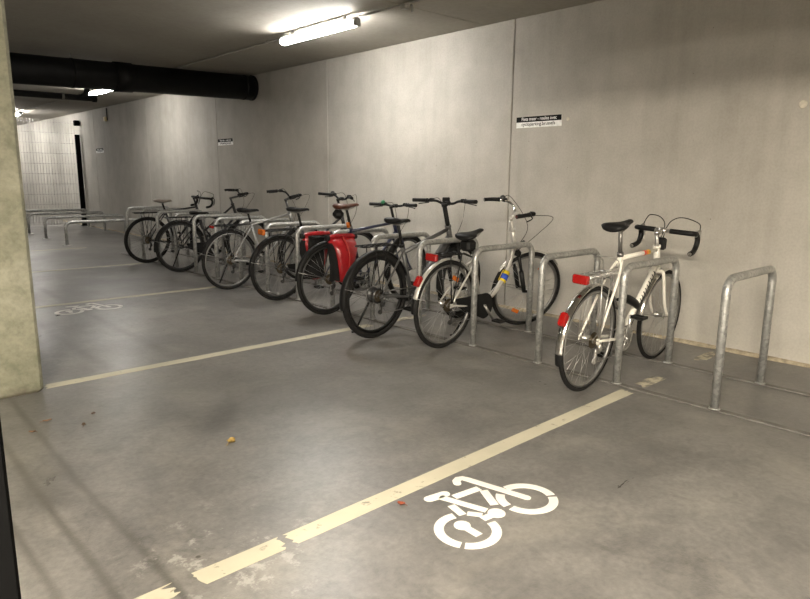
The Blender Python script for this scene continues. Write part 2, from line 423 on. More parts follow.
# ---------------------------------------------------------------- bicycle stencils
def stencil(label, loc):
    root = empty('bicycle_stencil', loc); tag(root, label, 'floor marking', 'bicycle symbols painted on the floor')
    H = 0.0018
    def ringarc(cx, a0, a1):
        m = MB(); n = 18; vs = []; fs = []
        for i in range(n+1):
            a = rad(a0+(a1-a0)*i/n)
            for R, z in ((0.130, 0), (0.130, H), (0.092, H), (0.092, 0)):
                vs.append((cx+R*math.cos(a), R*math.sin(a), z))
        for i in range(n):
            for k in range(3): fs.append((i*4+k, (i+1)*4+k, (i+1)*4+k+1, i*4+k+1))
        fs += [(0, 1, 2, 3), (n*4+3, n*4+2, n*4+1, n*4)]
        m.add(vs, fs).build('paint_stroke', MST, root)
    def stroke(pts, wd, round_=True, disc=None):
        m = MB()
        P = [Vector((*q, 0)) for q in pts]; L = []; Rr = []
        for i, q in enumerate(P):
            a = P[max(i-1, 0)]; b = P[min(i+1, len(P)-1)]; t = (b-a).normalized(); nn = Vector((-t.y, t.x, 0))
            L.append(q+nn*wd/2); Rr.append(q-nn*wd/2)
        outline = L[:]
        def cap(c, frm, sgn):
            t = (frm-c); a0 = math.atan2(t.y, t.x)
            return [c+Vector((math.cos(a0-PI*k/6), math.sin(a0-PI*k/6), 0))*wd/2 for k in range(1, 6)]
        if round_: outline += cap(P[-1], L[-1], 1)
        outline += Rr[::-1]
        if round_: outline += cap(P[0], Rr[0], 1)
        n = len(outline)
        vs = [q+Vector((0, 0, H)) for q in outline]+outline
        fs = [tuple(range(n-1, -1, -1))]+[(i, (i+1) % n, n+(i+1) % n, n+i) for i in range(n)]
        m.add(vs, fs)
        if disc:
            (cx, cy), r = disc; k = 20
            dv = [(cx+r*math.cos(2*PI*i/k), cy+r*math.sin(2*PI*i/k), H+.0002) for i in range(k)]+[(cx+r*math.cos(2*PI*i/k), cy+r*math.sin(2*PI*i/k), 0) for i in range(k)]
            m.add(dv, [tuple(range(k))]+[(i, k+i, k+(i+1) % k, (i+1) % k) for i in range(k)])
        m.build('paint_stroke', MST, root)
    ringarc(-.185, 71, 209); ringarc(-.185, 217, 347)
    ringarc(.185, -27, 88); ringarc(.185, -176, -36); ringarc(.185, 121, 172)
    stroke([(.062, .285), (.075, .303), (.098, .312), (.116, .305), (.125, .28), (.189, .003)], .036)
    stroke([(-.128, .268), (-.048, .255)], .046)
    stroke([(-.083, .249), (-.02, .046)], .034, False)
    stroke([(-.037, .210), (.100, .192)], .036, False)
    stroke([(.100, .165), (.040, .055)], .036, False)
    stroke([(-.006, .006), (-.082, .014)], .034, False, ((-.006, .006), .036))
    stroke([(-.178, .035), (-.181, -.055)], .034, False, ((-.178, .035), .033))
    stroke([(-.098, .17), (-.117, .088)], .034, False)
    stroke([(-.096, .083), (-.060, .034)], .030, False)
    return root
stencil('white bicycle symbol painted beside the bay line with a broken end', (1.888, 1.49, 0))
stencil('white bicycle symbol painted beyond the pillar and its bay line', (1.905, 6.72, 0))

# ---------------------------------------------------------------- hoop stands
HR = 0.0245
XF, XB, SY, SS = 3.751, 4.475, 1.404, 0.6277
HOOP_H = 0.80
rail_m = []
for nm, x, lb in (('floor_rail', XF, 'flat steel floor rail under the aisle-side legs of the hoop stands'), ('floor_rail', XB, 'flat steel floor rail under the wall-side legs of the hoop stands')):
    ya, yb = -1.6, SY+15*SS+0.35
    o = MB().box((0, 0, 0.005), (0.045, yb-ya, 0.010), bev=0.002).build(nm, pm('worn_rail', (0.15, 0.142, 0.132), 0.6, 0.3, var=0.4, scale=6))
    o.location = (x, (ya+yb)/2, 0); tag(o, lb, 'rail')
def hoop_mesh(width, h, r, cr):
    pts = arc_corner([(0, 0, 0.010), (0, 0, h-r), (width, 0, h-r), (width, 0, 0.010)], cr, 7)
    return MB().tube(pts, r, 14)
hoop_labels = [
 'empty galvanised hoop stand at the open end of the row',
 'galvanised hoop stand that the white racing bicycle leans on',
 'galvanised hoop stand free between the two white bicycles',
 'galvanised hoop stand holding the silver step-through bicycle',
 'galvanised hoop stand beside the black electric bicycle',
 'galvanised hoop stand just beyond the black electric bicycle',
 'galvanised hoop stand just beyond the bicycle with red panniers',
 'galvanised hoop stand holding the black bicycle with the orange rear light',
 'galvanised hoop stand just beyond the black bicycle with the orange rear light',
 'galvanised hoop stand just beyond the grey trekking bicycle',
 'first of two free galvanised hoop stands beyond the grey trekking bicycle',
 'second of two free galvanised hoop stands beyond the grey trekking bicycle',
 'galvanised hoop stand just beyond the black bicycle with high handlebar',
 'galvanised hoop stand holding the drop-bar bicycle with the pale saddle',
 'second-to-last galvanised hoop stand, just beyond the drop-bar bicycle with pale saddle',
 'last galvanised hoop stand of the row, nearest the low wide hoops']
proto = None
for i in range(16):
    if proto is None:
        proto = empty('hoop_stand')
        hoop_mesh(XB-XF, HOOP_H, HR, 0.085).build('hoop', MG, proto)
        for x in (0, XB-XF):
            MB().tube([(x, 0, 0.010), (x, 0, 0.017)], [0.033, 0.029], 14).build('weld_collar', MG, proto)
        o = proto
    else: o = copy_tree(proto)
    o.location = (XF, SY+i*SS, 0)
    tag(o, hoop_labels[i], 'bike stand', 'tall hoop stands in the main row')
# low wide hoops at the far end
proto = None
low = [('low wide galvanised hoop nearest the main row of stands', 3.42, 13.1), ('second low wide galvanised hoop from the main row of stands', 3.46, 14.72),
       ('third low wide galvanised hoop from the main row of stands', 3.46, 16.1), ('low wide galvanised hoop in front of the mesh fence', 3.5, 17.45)]
for lb, x, y in low:
    if proto is None:
        proto = empty('low_hoop')
        hoop_mesh(1.6, 0.46, 0.028, 0.11).build('hoop', MG, proto)
        for q in (0, 1.6):
            MB().box((q, 0, 0.006), (0.14, 0.14, 0.012), bev=0.003).build('foot_plate', MG, proto)
        o = proto
    else: o = copy_tree(proto)
    o.location = (x, y, 0); tag(o, lb, 'bike stand', 'low wide hoops')

# ---------------------------------------------------------------- mesh fence, post
f = empty('mesh_fence', (3.4, 17.95, 0)); tag(f, 'steel wire mesh fence closing off the bright end of the hall', 'fence')
fence_m = pm('fence_wire', (0.34, 0.33, 0.31), 0.5, 0.4)
xa, xb, fh = -1.5, 1.70, 2.62
m = MB()
k = int((xb-xa)/0.065)
for i in range(k+1): m.cyl((xa+i*.065, 0, .05), (xa+i*.065, 0, fh), 0.004, 4)
for j in range(11): m.cyl((xa, 0.006, .06+j*.25), (xb, 0.006, .06+j*.25), 0.0035, 4)
tag(m.build('wire_mesh', fence_m, f), kind='stuff')
for x in (xa, 0.1): MB().box((x, 0.03, fh/2), (0.05, 0.05, fh), bev=.004).build('fence_post', fence_m, f)
bp = empty('barrier_post', (5.10, 17.80, 0)); tag(bp, 'slim black post standing where the mesh fence meets the wall', 'post')
MB().box((0, 0, 1.14), (0.11, 0.06, 2.28), bev=.005).build('shaft', blk, bp)
MB().box((0, 0, .006), (0.15, 0.15, 0.012), bev=.003).build('base_plate', blk, bp)
sb = empty('detector_box', (5.11, 17.80, 2.50)); tag(sb, 'small black box on the wall above the slim black post', 'box')
MB().box((0, 0, 0.06), (0.13, 0.10, 0.13), bev=.015).build('housing', blk, sb)
MB().box((0.05, 0, 0.06), (0.05, 0.05, 0.05)).build('bracket', blk, sb)

# ---------------------------------------------------------------- ceiling lamps, conduit, pipes
white_pl = pm('lamp_housing', (0.30, 0.30, 0.29), 0.6)
diff = emit_mat('lamp_diffuser', LAMP_COL, LAMP_POWER)
lampproto = None
lamps = [(3.93, 5.62, 'lit fluorescent batten lamp on the ceiling above the red panniers'),
         (3.93, 12.15, 'lit fluorescent batten lamp on the ceiling beyond the black drain pipe'),
         (3.93, 18.6, 'lit fluorescent batten lamp on the ceiling just behind the mesh fence'),
         (3.93, 21.4, 'added fluorescent batten lamp on the ceiling further behind the mesh fence'),  # unseen batten added to brighten the wall behind the fence
         (3.93, 24.0, 'added fluorescent batten lamp on the ceiling near the end wall'),  # second unseen batten, added to lift the far end's brightness
         (-2.6, 9.5, 'lit fluorescent batten lamp over the driving lane beyond the pillar')]
for x, y, lb in lamps:
    if lampproto is None:
        lampproto = empty('batten_lamp'); L = 1.30
        MB().box((0, 0, -0.018), (0.075, L-.02, 0.036), bev=.006).build('housing', white_pl, lampproto)
        pr = []
        for yy in (-L/2+.03, L/2-.03):
            pr.append([Vector((0.05*math.cos(a), yy, -0.045-0.035*math.sin(a))) for a in [-0.35+(PI+.7)*k/14 for k in range(15)]])
        MB().loft(pr).build('diffuser', diff, lampproto)
        for sgn in (-1, 1):
            MB().box((0, sgn*(L/2-.014), -0.043), (0.088, 0.028, 0.075), bev=.01).build('end_cap', white_pl, lampproto)
        o = lampproto
    else: o = copy_tree(lampproto)
    if 11 < y < 12.5:   # a dimmer tube
        for ch in o.children:
            if ch.name.startswith('diffuser'):
                ch.data = ch.data.copy(); ch.data.materials[0] = emit_mat('dim_lamp_diffuser', LAMP_COL, LAMP_POWER*0.75)
    o.location = (x, y, ZC-0.045); tag(o, lb, 'lamp', 'ceiling lamps')
    for sgn in (-1, 1):
        MB().box((0, sgn*.45, 0.022), (0.03, 0.03, 0.045)).build('ceiling_clip', white_pl, o)
fill_diff = emit_mat('fill_panel_diffuser', FILL_COL, FILL_POWER)  # unseen panels added to brighten the right wall, floor and pillar
for x, y, lb in ((-1.0, -3.6, 'added wide fill lamp over the driving lane nearest the back wall'), (-1.0, -0.3, 'added wide fill lamp over the driving lane just behind the black post'),
                 (-3.4, -1.6, 'added wide fill lamp out in the driving lane away from the beam')):
    o = empty('fill_panel', (x, y, ZC-.002)); tag(o, lb, 'lamp', 'added fill lamps over the driving lane')
    MB().box((0, 0, -.035), (.36, 1.56, .07), bev=.01).build('housing', white_pl, o)
    MB().box((0, 0, -.078), (.31, 1.50, .018), bev=.006).build('diffuser', fill_diff, o)
cd = empty('conduit', (4.02, 0, ZC-0.017)); tag(cd, 'thin grey cable conduit running along the ceiling past the lamps', 'conduit')
cm = pm('grey_plastic', (0.33, 0.32, 0.30), 0.6)
MB().cyl((0, -1, 0), (0, 29, 0), 0.010, 8).build('tube', cm, cd)
for i in range(20): MB().box((0, -.5+i*1.45, 0.003), (0.03, 0.018, 0.022)).build('clip', cm, cd)
jb = empty('junction_box', (4.02, 4.42, ZC-.036)); tag(jb, 'small grey junction box on the ceiling conduit beside the slab joint', 'box')
MB().box((0, 0, 0), (0.06, 0.07, 0.045), bev=.008).build('housing', cm, jb)
MB().cyl((0.085, 0.0, 0.03), (0.085, 0.0, -0.035), 0.008, 8).build('hook_pin', cm, jb)

black_pipe = pm('black_cast_pipe', (0.006, 0.006, 0.006), 0.6, var=0.3, scale=8)
pp = empty('drain_pipe', (XW, 9.15, 2.632)); tag(pp, 'thick black drain pipe with a thin branch pipe, crossing under the ceiling into the wall', 'pipe')
SL = 0.022; dk_clamp = pm('dull_clamp', (0.12, 0.12, 0.11), 0.5, 0.5)
def pz(x): return x*SL
MB().tube([(-0.005, 0, 0), (-8, 0, pz(-8))], 0.178, 32).build('tube', black_pipe, pp)
for x in (-1.83, -4.9): MB().tube([(x, 0, pz(x)), (x-.22, 0, pz(x-.22))], 0.191, 32).build('socket', black_pipe, pp)
MB().tube([(-0.004, 0, 0), (-0.04, 0, 0)], 0.184, 32).build('wall_collar', black_pipe, pp)
for x in (-.15, -2.55, -4.4):
    MB().tube([(x, 0, pz(x)), (x-.03, 0, pz(x))], 0.182, 32).build('pipe_clamp', black_pipe, pp)
    MB().cyl((x-.015, 0, pz(x)+.17), (x-.015, 0, 0.20), 0.006, 6).build('hanger_rod', MG, pp)
BO = Matrix.Translation((2.88-XW, 0.05, 2.29-2.632))
tp = MB().tube([(0.0, 0, 0), (-4, 0, -.03)], 0.038, 16, mtx=BO).build('branch_pipe', black_pipe, pp)
MB().tube([(0.03, 0, 0), (-.02, 0, 0)], 0.046, 16, mtx=BO).build('end_cap', black_pipe, tp)
MB().tube(smooth_pts([(-.20, 0, 0), (-.13, 0, 0.02), (-.085, 0, .07), (-.075, 0, .17)], 5), 0.034, 14, mtx=BO).build('elbow', black_pipe, tp)
MB().tube([(-.36, 0, -.003), (-.39, 0, -.003)], 0.043, 16, mtx=BO).build('pipe_clamp', dk_clamp, tp)

# ---------------------------------------------------------------- wall signs and small wall things
ink_w, ink_b = pm('white_print', (0.85, 0.85, 0.83), 0.6), pm('black_print', (0.01, 0.01, 0.01), 0.6)
def text_mesh(s, size, width):
    cu = D.curves.new('t', 'FONT'); cu.body = s; cu.size = size; cu.align_x = 'LEFT'; cu.extrude = 0.0004; cu.offset = 0.0003
    ob = D.objects.new('t', cu); C.objects.link(ob)
    dg = bpy.context.evaluated_depsgraph_get(); me = D.meshes.new_from_object(ob.evaluated_get(dg))
    D.objects.remove(ob)
    x0 = min(v.co.x for v in me.vertices); x1 = max(v.co.x for v in me.vertices)
    for v in me.vertices: v.co.x = (v.co.x-x0)*width/(x1-x0)
    return me
def put_text(me, name, mat, parent, mtx):
    me = me.copy(); me.transform(mtx); me.materials.clear(); me.materials.append(mat)
    o = D.objects.new(name, me); C.objects.link(o); o.parent = parent; return o
t1 = text_mesh('Fiets meer - roulez avec', 0.045, 0.40); t2 = text_mesh('cycloparking.brussels', 0.045, 0.385)
def sign(label, y_left, z_bot):
    # faces -X; its reading direction runs along -Y
    o = empty('parking_sign', (XW-.002, y_left, z_bot)); tag(o, label, 'sign', 'black and white signs on the long wall')
    MB().box((-.002, -.26, .0515), (0.004, 0.52, 0.103), bev=.0008).build('plate', pm('sign_white', (0.88, 0.88, 0.86), 0.7), o)
    MB().box((-.0045, -.26, .0775), (0.001, 0.518, 0.050)).build('black_band', pm('sign_black', (0.004, 0.004, 0.004), 0.85), o)
    R3 = Matrix(((0, 0, -1, 0), (-1, 0, 0, 0), (0, 1, 0, 0), (0, 0, 0, 1)))
    put_text(t1, 'lettering', ink_w, o, Matrix.Translation((-.0055, -.065, .066)) @ R3)
    put_text(t2, 'lettering', ink_b, o, Matrix.Translation((-.0045, -.065, .018)) @ R3)
    return o
sign('small black and white sign on the wall above the silver step-through bicycle', 4.060, 1.80)
sign('small black and white sign beside the panel joint under the drain pipe', 10.36, 1.81)
sign('small black and white sign beside the panel joint near the black barrier post', 16.68, 1.81)
for lb, y, z, r in (('round mortar plug in the wall beside the parking sign', 3.475, 1.857, .016),
                    ('round mortar plug in the wall far out beyond the empty hoop stand', 1.563, 1.849, .028)):
    o = MB().tube([(0, 0, 0), (-.004, 0, 0), (-.006, 0, 0)], [r, r, r*.7], 20).build('wall_plug', pm('pale_mortar', (0.60, 0.56, 0.47), 0.9))
    o.location = (XW, y, z); tag(o, lb, 'wall plug')
o = empty('emergency_light', (XW, 15.85, 2.50)); tag(o, 'small yellowish emergency light box high on the wall near the fence', 'lamp')
MB().box((-.03, -.05, .05), (.06, .10, .10), bev=.012).build('housing', pm('ivory_plastic', (0.75, 0.62, 0.33), 0.5), o)
MB().cyl((-.012, -.12, .02), (-.012, -.12, .29), .012, 8).build('cable_tube', pm('dark_plastic', (0.04, 0.04, 0.04), 0.6), o)

# ---------------------------------------------------------------- bicycles
tyre_m = pm('tyre_rubber', (0.011, 0.0105, 0.010), 0.75, var=0.3)
alu = pm('brushed_aluminium', (0.55, 0.54, 0.52), 0.35, 0.9)
rim_dull = pm('dull_rim', (0.26, 0.255, 0.245), 0.5, 0.8)
chrome = pm('chrome', (0.72, 0.71, 0.69), 0.15, 1.0, var=0.03)
dk_alu = pm('dark_metal', (0.07, 0.07, 0.07), 0.4, 0.7)
bplast = pm('black_plastic', (0.009, 0.009, 0.009), 0.5)
sadl = pm('black_saddle', (0.010, 0.010, 0.010), 0.45, bmp=0.05)
redr = pm('red_reflector', (0.26, 0.006, 0.005), 0.2, coat=0.6)
orang = pm('orange_reflector', (0.52, 0.13, 0.015), 0.25, coat=0.6)
spoke_m = pm('spoke_steel', (0.45, 0.45, 0.44), 0.35, 0.9)
dspoke = pm('dark_spoke', (0.10, 0.10, 0.10), 0.4, 0.8)
steel = pm('worn_steel', (0.30, 0.29, 0.28), 0.4, 0.9)
ivory = pm('ivory_paint', (0.80, 0.77, 0.69), 0.3, coat=0.4, var=0.04)
silver_p = pm('silver_paint', (0.50, 0.485, 0.45), 0.3, 0.3, coat=0.3, var=0.05)
black_p = pm('black_frame_paint', (0.018, 0.018, 0.02), 0.3, coat=0.4)
grey_p = pm('graphite_frame_paint', (0.10, 0.10, 0.10), 0.35, 0.3, coat=0.3)
lgrey_p = pm('pale_grey_frame_paint', (0.27, 0.27, 0.26), 0.3, 0.4, coat=0.3)
navy_p = pm('navy_frame_paint', (0.018, 0.022, 0.05), 0.3, coat=0.4)
brown = pm('brown_leather', (0.075, 0.026, 0.013), 0.45, bmp=0.08)
green = pm('green_bell', (0.02, 0.16, 0.07), 0.35, coat=0.3)
brass = pm('dark_cassette', (0.16, 0.13, 0.09), 0.4, 0.9)

def make_wheel(root, name, c, r, tw, mtx, rim_mat, tyre_mat, sp_mat, rim_h=0.015, cassette=False, hubr=0.02, disc=False):
    c = Vector(c); rr = r-tw
    prof = [(0.0, -0.011), (0.004, -0.012), (rim_h*-1, -0.0105), (rim_h*-1-.004, 0), (rim_h*-1, 0.0105), (0.004, 0.012), (0.0, 0.011), (-0.006, 0)]
    rim = MB().wheelring(c, rr, prof, 56, mtx=mtx).build(name, rim_mat, root)
    hw = tw*0.52
    tp_ = [(tw/2+tw*.5*math.cos(a), hw*math.sin(a)) for a in [2*PI*k/12 for k in range(12)]]
    MB().wheelring(c, rr, tp_, 64, mtx=mtx).build('tyre', tyre_mat, rim)
    sp = MB(); n = 32
    for i in range(n):
        s = 1 if i % 2 else -1; a = 2*PI*i/n; a2 = a+(1 if (i//2) % 2 else -1)*1.25
        p1 = c+Vector(((rr-rim_h)*math.cos(a), 0, (rr-rim_h)*math.sin(a)))
        p2 = c+Vector((hubr*1.3*math.cos(a2), s*0.03, hubr*1.3*math.sin(a2)))
        sp.cyl(p1, p2, 0.0011, 4, mtx)
    tag(sp.build('spokes', sp_mat, rim), kind='stuff')
    hb = MB()
    hb.tube([c+Vector((0, y, 0)) for y in (-.068, -.045, -.036, -.034, -.028, -.026, .026, .028, .034, .036, .045, .068)],
            [.006, .007, .010, hubr*1.45, hubr*1.45, hubr, hubr, hubr*1.45, hubr*1.45, .010, .007, .006], 16, mtx=mtx)
    hb.build('hub', alu if rim_mat == rim_dull else dk_alu, rim)
    if cassette:
        cs = MB()
        for i, q in enumerate((.052, .047, .042, .037, .033, .029, .026)):
            cs.tube([c+Vector((0, -.030-i*.0038, 0)), c+Vector((0, -.0325-i*.0038, 0))], q*1.02, 24, mtx=mtx)
        cs.build('cassette', brass, rim)
    if disc:
        MB().wheelring(c, .072, [(0, .040), (-.022, .040), (-.022, .042), (0, .042)], 36, mtx=mtx).build('brake_disc', steel, rim)
    return rim

def mudguard(root, c, R, a0, a1, wd, mat, mtx, name='mudguard'):
    prof = []
    for k in range(7):
        t = -1+2*k/6; prof.append((-(t*t)*wd*0.20, t*wd/2))
    inner = [(p[0]-.002, p[1]) for p in reversed(prof)]
    return MB().wheelring(c, R, prof+inner, 36, a0, a1, mtx).build(name, mat, root)

def make_saddle(root, P, tilt, mat, L=0.27, W=0.15, name='saddle'):
    """P: top centre of clamp"""
    rings = []; n = 12; stations = [(-.50, .35, -.006, .6), (-.47, .75, 0.0, .9), (-.38, .98, .006, 1), (-.25, 1.0, .004, 1), (-.08, .72, -.004, 1), (.08, .40, -.008, .9),
                           (.25, .27, -.008, .8), (.40, .24, -.008, .75), (.48, .17, -.013, .6), (.50, .08, -.018, .4)]
    for t, wf, dz, hf in stations:
        ring = []
        for k in range(n):
            a = 2*PI*k/n; y = W/2*wf*math.cos(a); s = math.sin(a)
            z = (0.018 if s > 0 else 0.034*(0.6+.4*wf))*s*hf
            ring.append(Vector((t*L, y, dz+z)))
        rings.append(ring)
    mt = Matrix.Translation(P) @ Matrix.Rotation(-tilt, 4, 'Y') @ Matrix.Translation((0.01, 0, 0.040))
    s = MB().loft(rings, True, True, mt).build(name, mat, root)
    rl = MB()
    for sg in (-1, 1):
        rl.tube(smooth_pts([(-.10, sg*.035, -.02), (-.06, sg*.028, -.036), (.03, sg*.022, -.036), (.11, sg*.012, -.018)], 4), .0035, 6, mtx=mt)
    rl.box((-.02, 0, -.036), (.045, .05, .018), mt)
    rl.build('saddle_rails', steel, s)
    return s

def bicycle(S):
    g = S.get
    M0 = Matrix.Translation((*S['pos'], 0)) @ Matrix.Rotation(rad(g('yaw', 0)), 4, 'Z') @ Matrix.Rotation(rad(g('lean', 0)), 4, 'X')
    # keep the tyre sides on the floor when leaning
    root = empty('bicycle', mtx=M0)
    tag(root, S['label'], 'bicycle', 'bicycles parked at the hoop stands')
    r, tw, wb = g('r', .343), g('tw', .034), g('wb', 1.06)
    fm = S['fm']; fr = g('tube_r', .0155)
    RA, FA = Vector((0, 0, r)), Vector((wb, 0, r))
    BB = Vector((g('cs', .435), 0, r-.06))
    ha = rad(g('head', 71)); a = Vector((-math.cos(ha), 0, math.sin(ha))); n = Vector((math.sin(ha), 0, math.cos(ha)))
    P0 = FA-n*g('rake', .05)
    tl = r+g('fork_gap', .065); tu = tl+g('hl', .14)
    HP = lambda t: P0+a*t
    sa = rad(g('seat', 72.5)); sv = Vector((-math.cos(sa), 0, math.sin(sa)))
    ST = BB+sv*g('st', .50)
    sad_z = g('saddle', 0.97)-.04
    SP = BB+sv*((sad_z-.02-BB.z)/sv.z)
    steer = rad(g('steer', 0))
    MS = Matrix.Translation(P0) @ Matrix.Rotation(steer, 4, a) @ Matrix.Translation(-P0)
    style = g('style', 'diamond')
    # --- frame
    f = MB()
    dr = g('down_r', fr*1.1)
    f.tube([BB, ST+sv*.012], fr, 12)
    f.tube([HP(tl), HP(tu)], fr*1.22+.002, 14)
    f.tube([HP(tl-.004), HP(tl+.012)], fr*1.5+.002, 14); f.tube([HP(tu-.012), HP(tu+.006)], fr*1.5+.002, 14)
    if style == 'diamond':
        drop = g('top_drop', .02)
        f.tube([ST-sv*drop, HP(tu-.028)], fr*.95, 12)
        f.tube([BB, HP(tl+.035)], dr, 12)
    elif style == 'step':
        # swan-necked twin main tubes
        h1, h2 = HP(tu-.03), HP(tl+.02)
        f.tube(smooth_pts([HP(tl+.06), h2+Vector((-.05, 0, -.09)), h2+Vector((-.11, 0, -.22)), h2+Vector((-.185, 0, -.315)), BB+Vector((.16, 0, .065)), BB+Vector((.05, 0, .035)), BB], 6), dr, 12)
    elif style == 'trapez':
        f.tube([BB+sv*.27, HP(tu-.03)], fr*.95, 12)
        f.tube([BB, HP(tl+.035)], dr, 12)
    f.cyl(BB+Vector((0, -.036, 0)), BB+Vector((0, .036, 0)), .021, 14)
    for s in (-1, 1):
        ax = RA+Vector((0, s*.062, 0))
        f.tube(smooth_pts([BB+Vector((-.02, s*.022, 0)), BB+Vector((-.12, s*.040, (r-BB.z)*.25)), ax], 4), [.010]*8+[.0065], 8)
        f.tube(smooth_pts([ST-sv*.03+Vector((0, s*.014, 0)), ST*.72+RA*.28+Vector((0, s*.042, -.01)), ax+Vector((.004, 0, .008))], 4), [.0085]*8+[.006], 8)
        f.box(ax+Vector((.004, 0, 0)), (.034, .006, .034))
    fo = f.build('frame', fm, root)
    if g('bands'):
        for t, col in S['bands']:
            A, B = ST-sv*.02, HP(tu-.028); d = (B-A)
            MB().tube([A+d*t, A+d*(t+.055)], fr*.95+.0012, 12).build('colour_band', col, fo)
    if g('lettering'):
        A, B = BB, HP(tl+.035); d = (B-A).normalized(); L = (B-A).length
        nn = Vector((-d.z, 0, d.x))
        for i in range(10):
            q = A+d*(L*(.44+i*.047)); rr_ = dr+.0008
            lt = MB(); pts = []
            for kk in range(4):
                th = rad(-55+kk*34); off = (kk-1.5)*.004
                pts.append(q+d*off+nn*(rr_*math.sin(th))+Vector((0, -rr_*math.cos(th), 0)))
            lt.tube(pts, .0036 if i % 3 else .0046, 5)
            if i % 2: lt.tube([pts[1], pts[1]+d*.011], .0028, 5)
            lt.build('letter', ink_b, fo)
    # --- fork
    fk = MB()
    fkm = g('fork_m', fm); cw = .052+max(0, tw-.035)
    fk.tube([HP(tl-.03), HP(tl)], .018, 12, mtx=MS)
    for s in (-1, 1):
        c0 = HP(tl-.022)
        pts = smooth_pts([c0+Vector((0, s*.012, 0)), c0+Vector((0, s*cw*.85, -.004)), HP(tl-.08)+Vector((0, s*cw, 0)), HP((tl-.08)*.4)+Vector((0, s*cw*1.05, 0))+n*.008, FA+Vector((0, s*.056, 0))], 4)
        if g('suspension'):
            fk.tube([HP(tl-.05)+Vector((0, s*cw*1.05, 0)), HP(.2)+Vector((0, s*cw*1.05, 0))], .014, 10, mtx=MS)
            fk.tube([HP(.22)+Vector((0, s*cw*1.05, 0)), HP(.02)+Vector((0, s*cw*1.05, 0)), FA+Vector((0, s*.058, 0))], [.020, .019, .012], 10, mtx=MS)
            fk.box(HP(tl-.025)+Vector((0, s*cw*.55, 0)), (.05, cw*1.3, .045), MS, .01)
        else:
            fk.tube(pts, [.012]*9+[.0115]*4+[.010]*3+[.008], 8, mtx=MS)
    fk.build('fork', fkm, root)
    # --- wheels
    make_wheel(root, 'rear_wheel', RA, r, tw, None, g('rim_m', rim_dull), tyre_m, g('spoke_m', spoke_m), cassette=g('gears', True), hubr=g('rhub', .02), disc=g('disc', False))
    make_wheel(root, 'front_wheel', FA, r, tw, MS, g('rim_m', rim_dull), tyre_m, g('spoke_m', spoke_m), hubr=g('fhub', .017), disc=g('disc', False))
    # --- seat post, saddle
    MB().tube([ST, SP+sv*.022], .0132, 12).build('seat_post', g('post_m', alu), root)
    MB().tube([ST-sv*.006, ST+sv*.020], fr+.004, 12).build('seat_clamp', g('clamp_m', steel), root)
    make_saddle(root, SP+sv*.0, rad(g('saddle_tilt', 0)), g('saddle_m', sadl), g('sad_l', .27), g('sad_w', .155))
    # --- crankset
    ca = rad(g('crank', 200)); cr = MB()
    y0 = -.046
    R0 = g('ring', .088)
    prof = [(0, y0-.002), (0, y0+.002), (-.018, y0+.002), (-.018, y0-.002)]
    cr.wheelring(BB, R0, prof, 36)
    if g('ring2', False): cr.wheelring(BB, R0*.8, [(0, y0+.006), (0, y0+.009), (-.014, y0+.009), (-.014, y0+.006)], 36)
    for k in range(5):
        t = ca+2*PI*k/5; cr.tube([BB+Vector((0, y0, 0)), BB+Vector((math.cos(t)*(R0-.012), y0, math.sin(t)*(R0-.012)))], .007, 6)
    cr.cyl(BB+Vector((0, -.066, 0)), BB+Vector((0, .062, 0)), .014, 12)
    e1 = BB+Vector((math.cos(ca)*.17, -.068, math.sin(ca)*.17)); e2 = BB+Vector((-math.cos(ca)*.17, .066, -math.sin(ca)*.17))
    cr.tube([BB+Vector((0, -.060, 0)), e1], [.013, .010], 8); cr.tube([BB+Vector((0, .058, 0)), e2], [.013, .010], 8)
    cro = cr.build('crankset', g('crank_m', steel), root)
    for e, s in ((e1, -1), (e2, 1)):
        pd = MB()
        pd.cyl(e, e+Vector((0, s*.10, 0)), .006, 8)
        for dx in (-.032, .032): pd.box(e+Vector((dx, s*.060, 0)), (.012, .085, .018))
        for dy in (.022, .098): pd.box(e+Vector((0, s*dy, 0)), (.07, .008, .018))
        pd.build('pedal', g('pedal_m', bplast), cro)
    # --- chain, guard, derailleur
    yc = -.046
    ch = MB(); cz = .036
    ch.tube([RA+Vector((0, yc, cz)), BB+Vector((0, yc, R0))], .0045, 6)
    if g('gears', True):
        J1 = RA+Vector((.030, yc, -.075)); J2 = RA+Vector((.012, yc, -.135))
        ch.tube(smooth_pts([BB+Vector((0, yc, -R0)), J2+Vector((.03, 0, -.012)), J2+Vector((-.01, 0, -.004)), J1+Vector((0, 0, 0)), RA+Vector((.02, yc, -cz)), RA+Vector((-cz, yc, 0)), RA+Vector((0, yc, cz))], 4), .0045, 6)
        dl = MB()
        dl.box((J1+J2)/2+Vector((0, -.006, 0)), (.016, .004, .09)); dl.box((J1+J2)/2+Vector((0, .006, 0)), (.016, .004, .09))
        for j in (J1, J2): dl.cyl(j+Vector((0, -.005, 0)), j+Vector((0, .005, 0)), .020, 14)
        dl.tube([RA+Vector((.004, -.070, -.02)), RA+Vector((.022, -.074, -.05)), J1+Vector((0, -.012, 0))], .014, 8)
        dl.build('derailleur', g('der_m', dk_alu), root)
    else:
        ch.tube([RA+Vector((0, yc, -cz)), BB+Vector((0, yc, -R0))], .0045, 6)
    ch.build('chain', steel, root)
    if g('chainguard'):
        cg = MB(); yy = -.058; z1 = R0+.02; pts = []
        outline = [RA+Vector((.06, yy, .045))]+[BB+Vector((math.cos(t)*z1, yy, math.sin(t)*z1)) for t in [rad(100-k*14) for k in range(15)]]+[RA+Vector((.10, yy, -.030))]
        k = len(outline); vs = outline+[p_+Vector((0, .010, 0)) for p_ in outline]
        cg.add(vs, [tuple(range(k)), tuple(range(2*k-1, k-1, -1))]+[(i, k+i, k+(i+1) % k, (i+1) % k) for i in range(k)])
        cg.build('chain_guard', bplast, root)
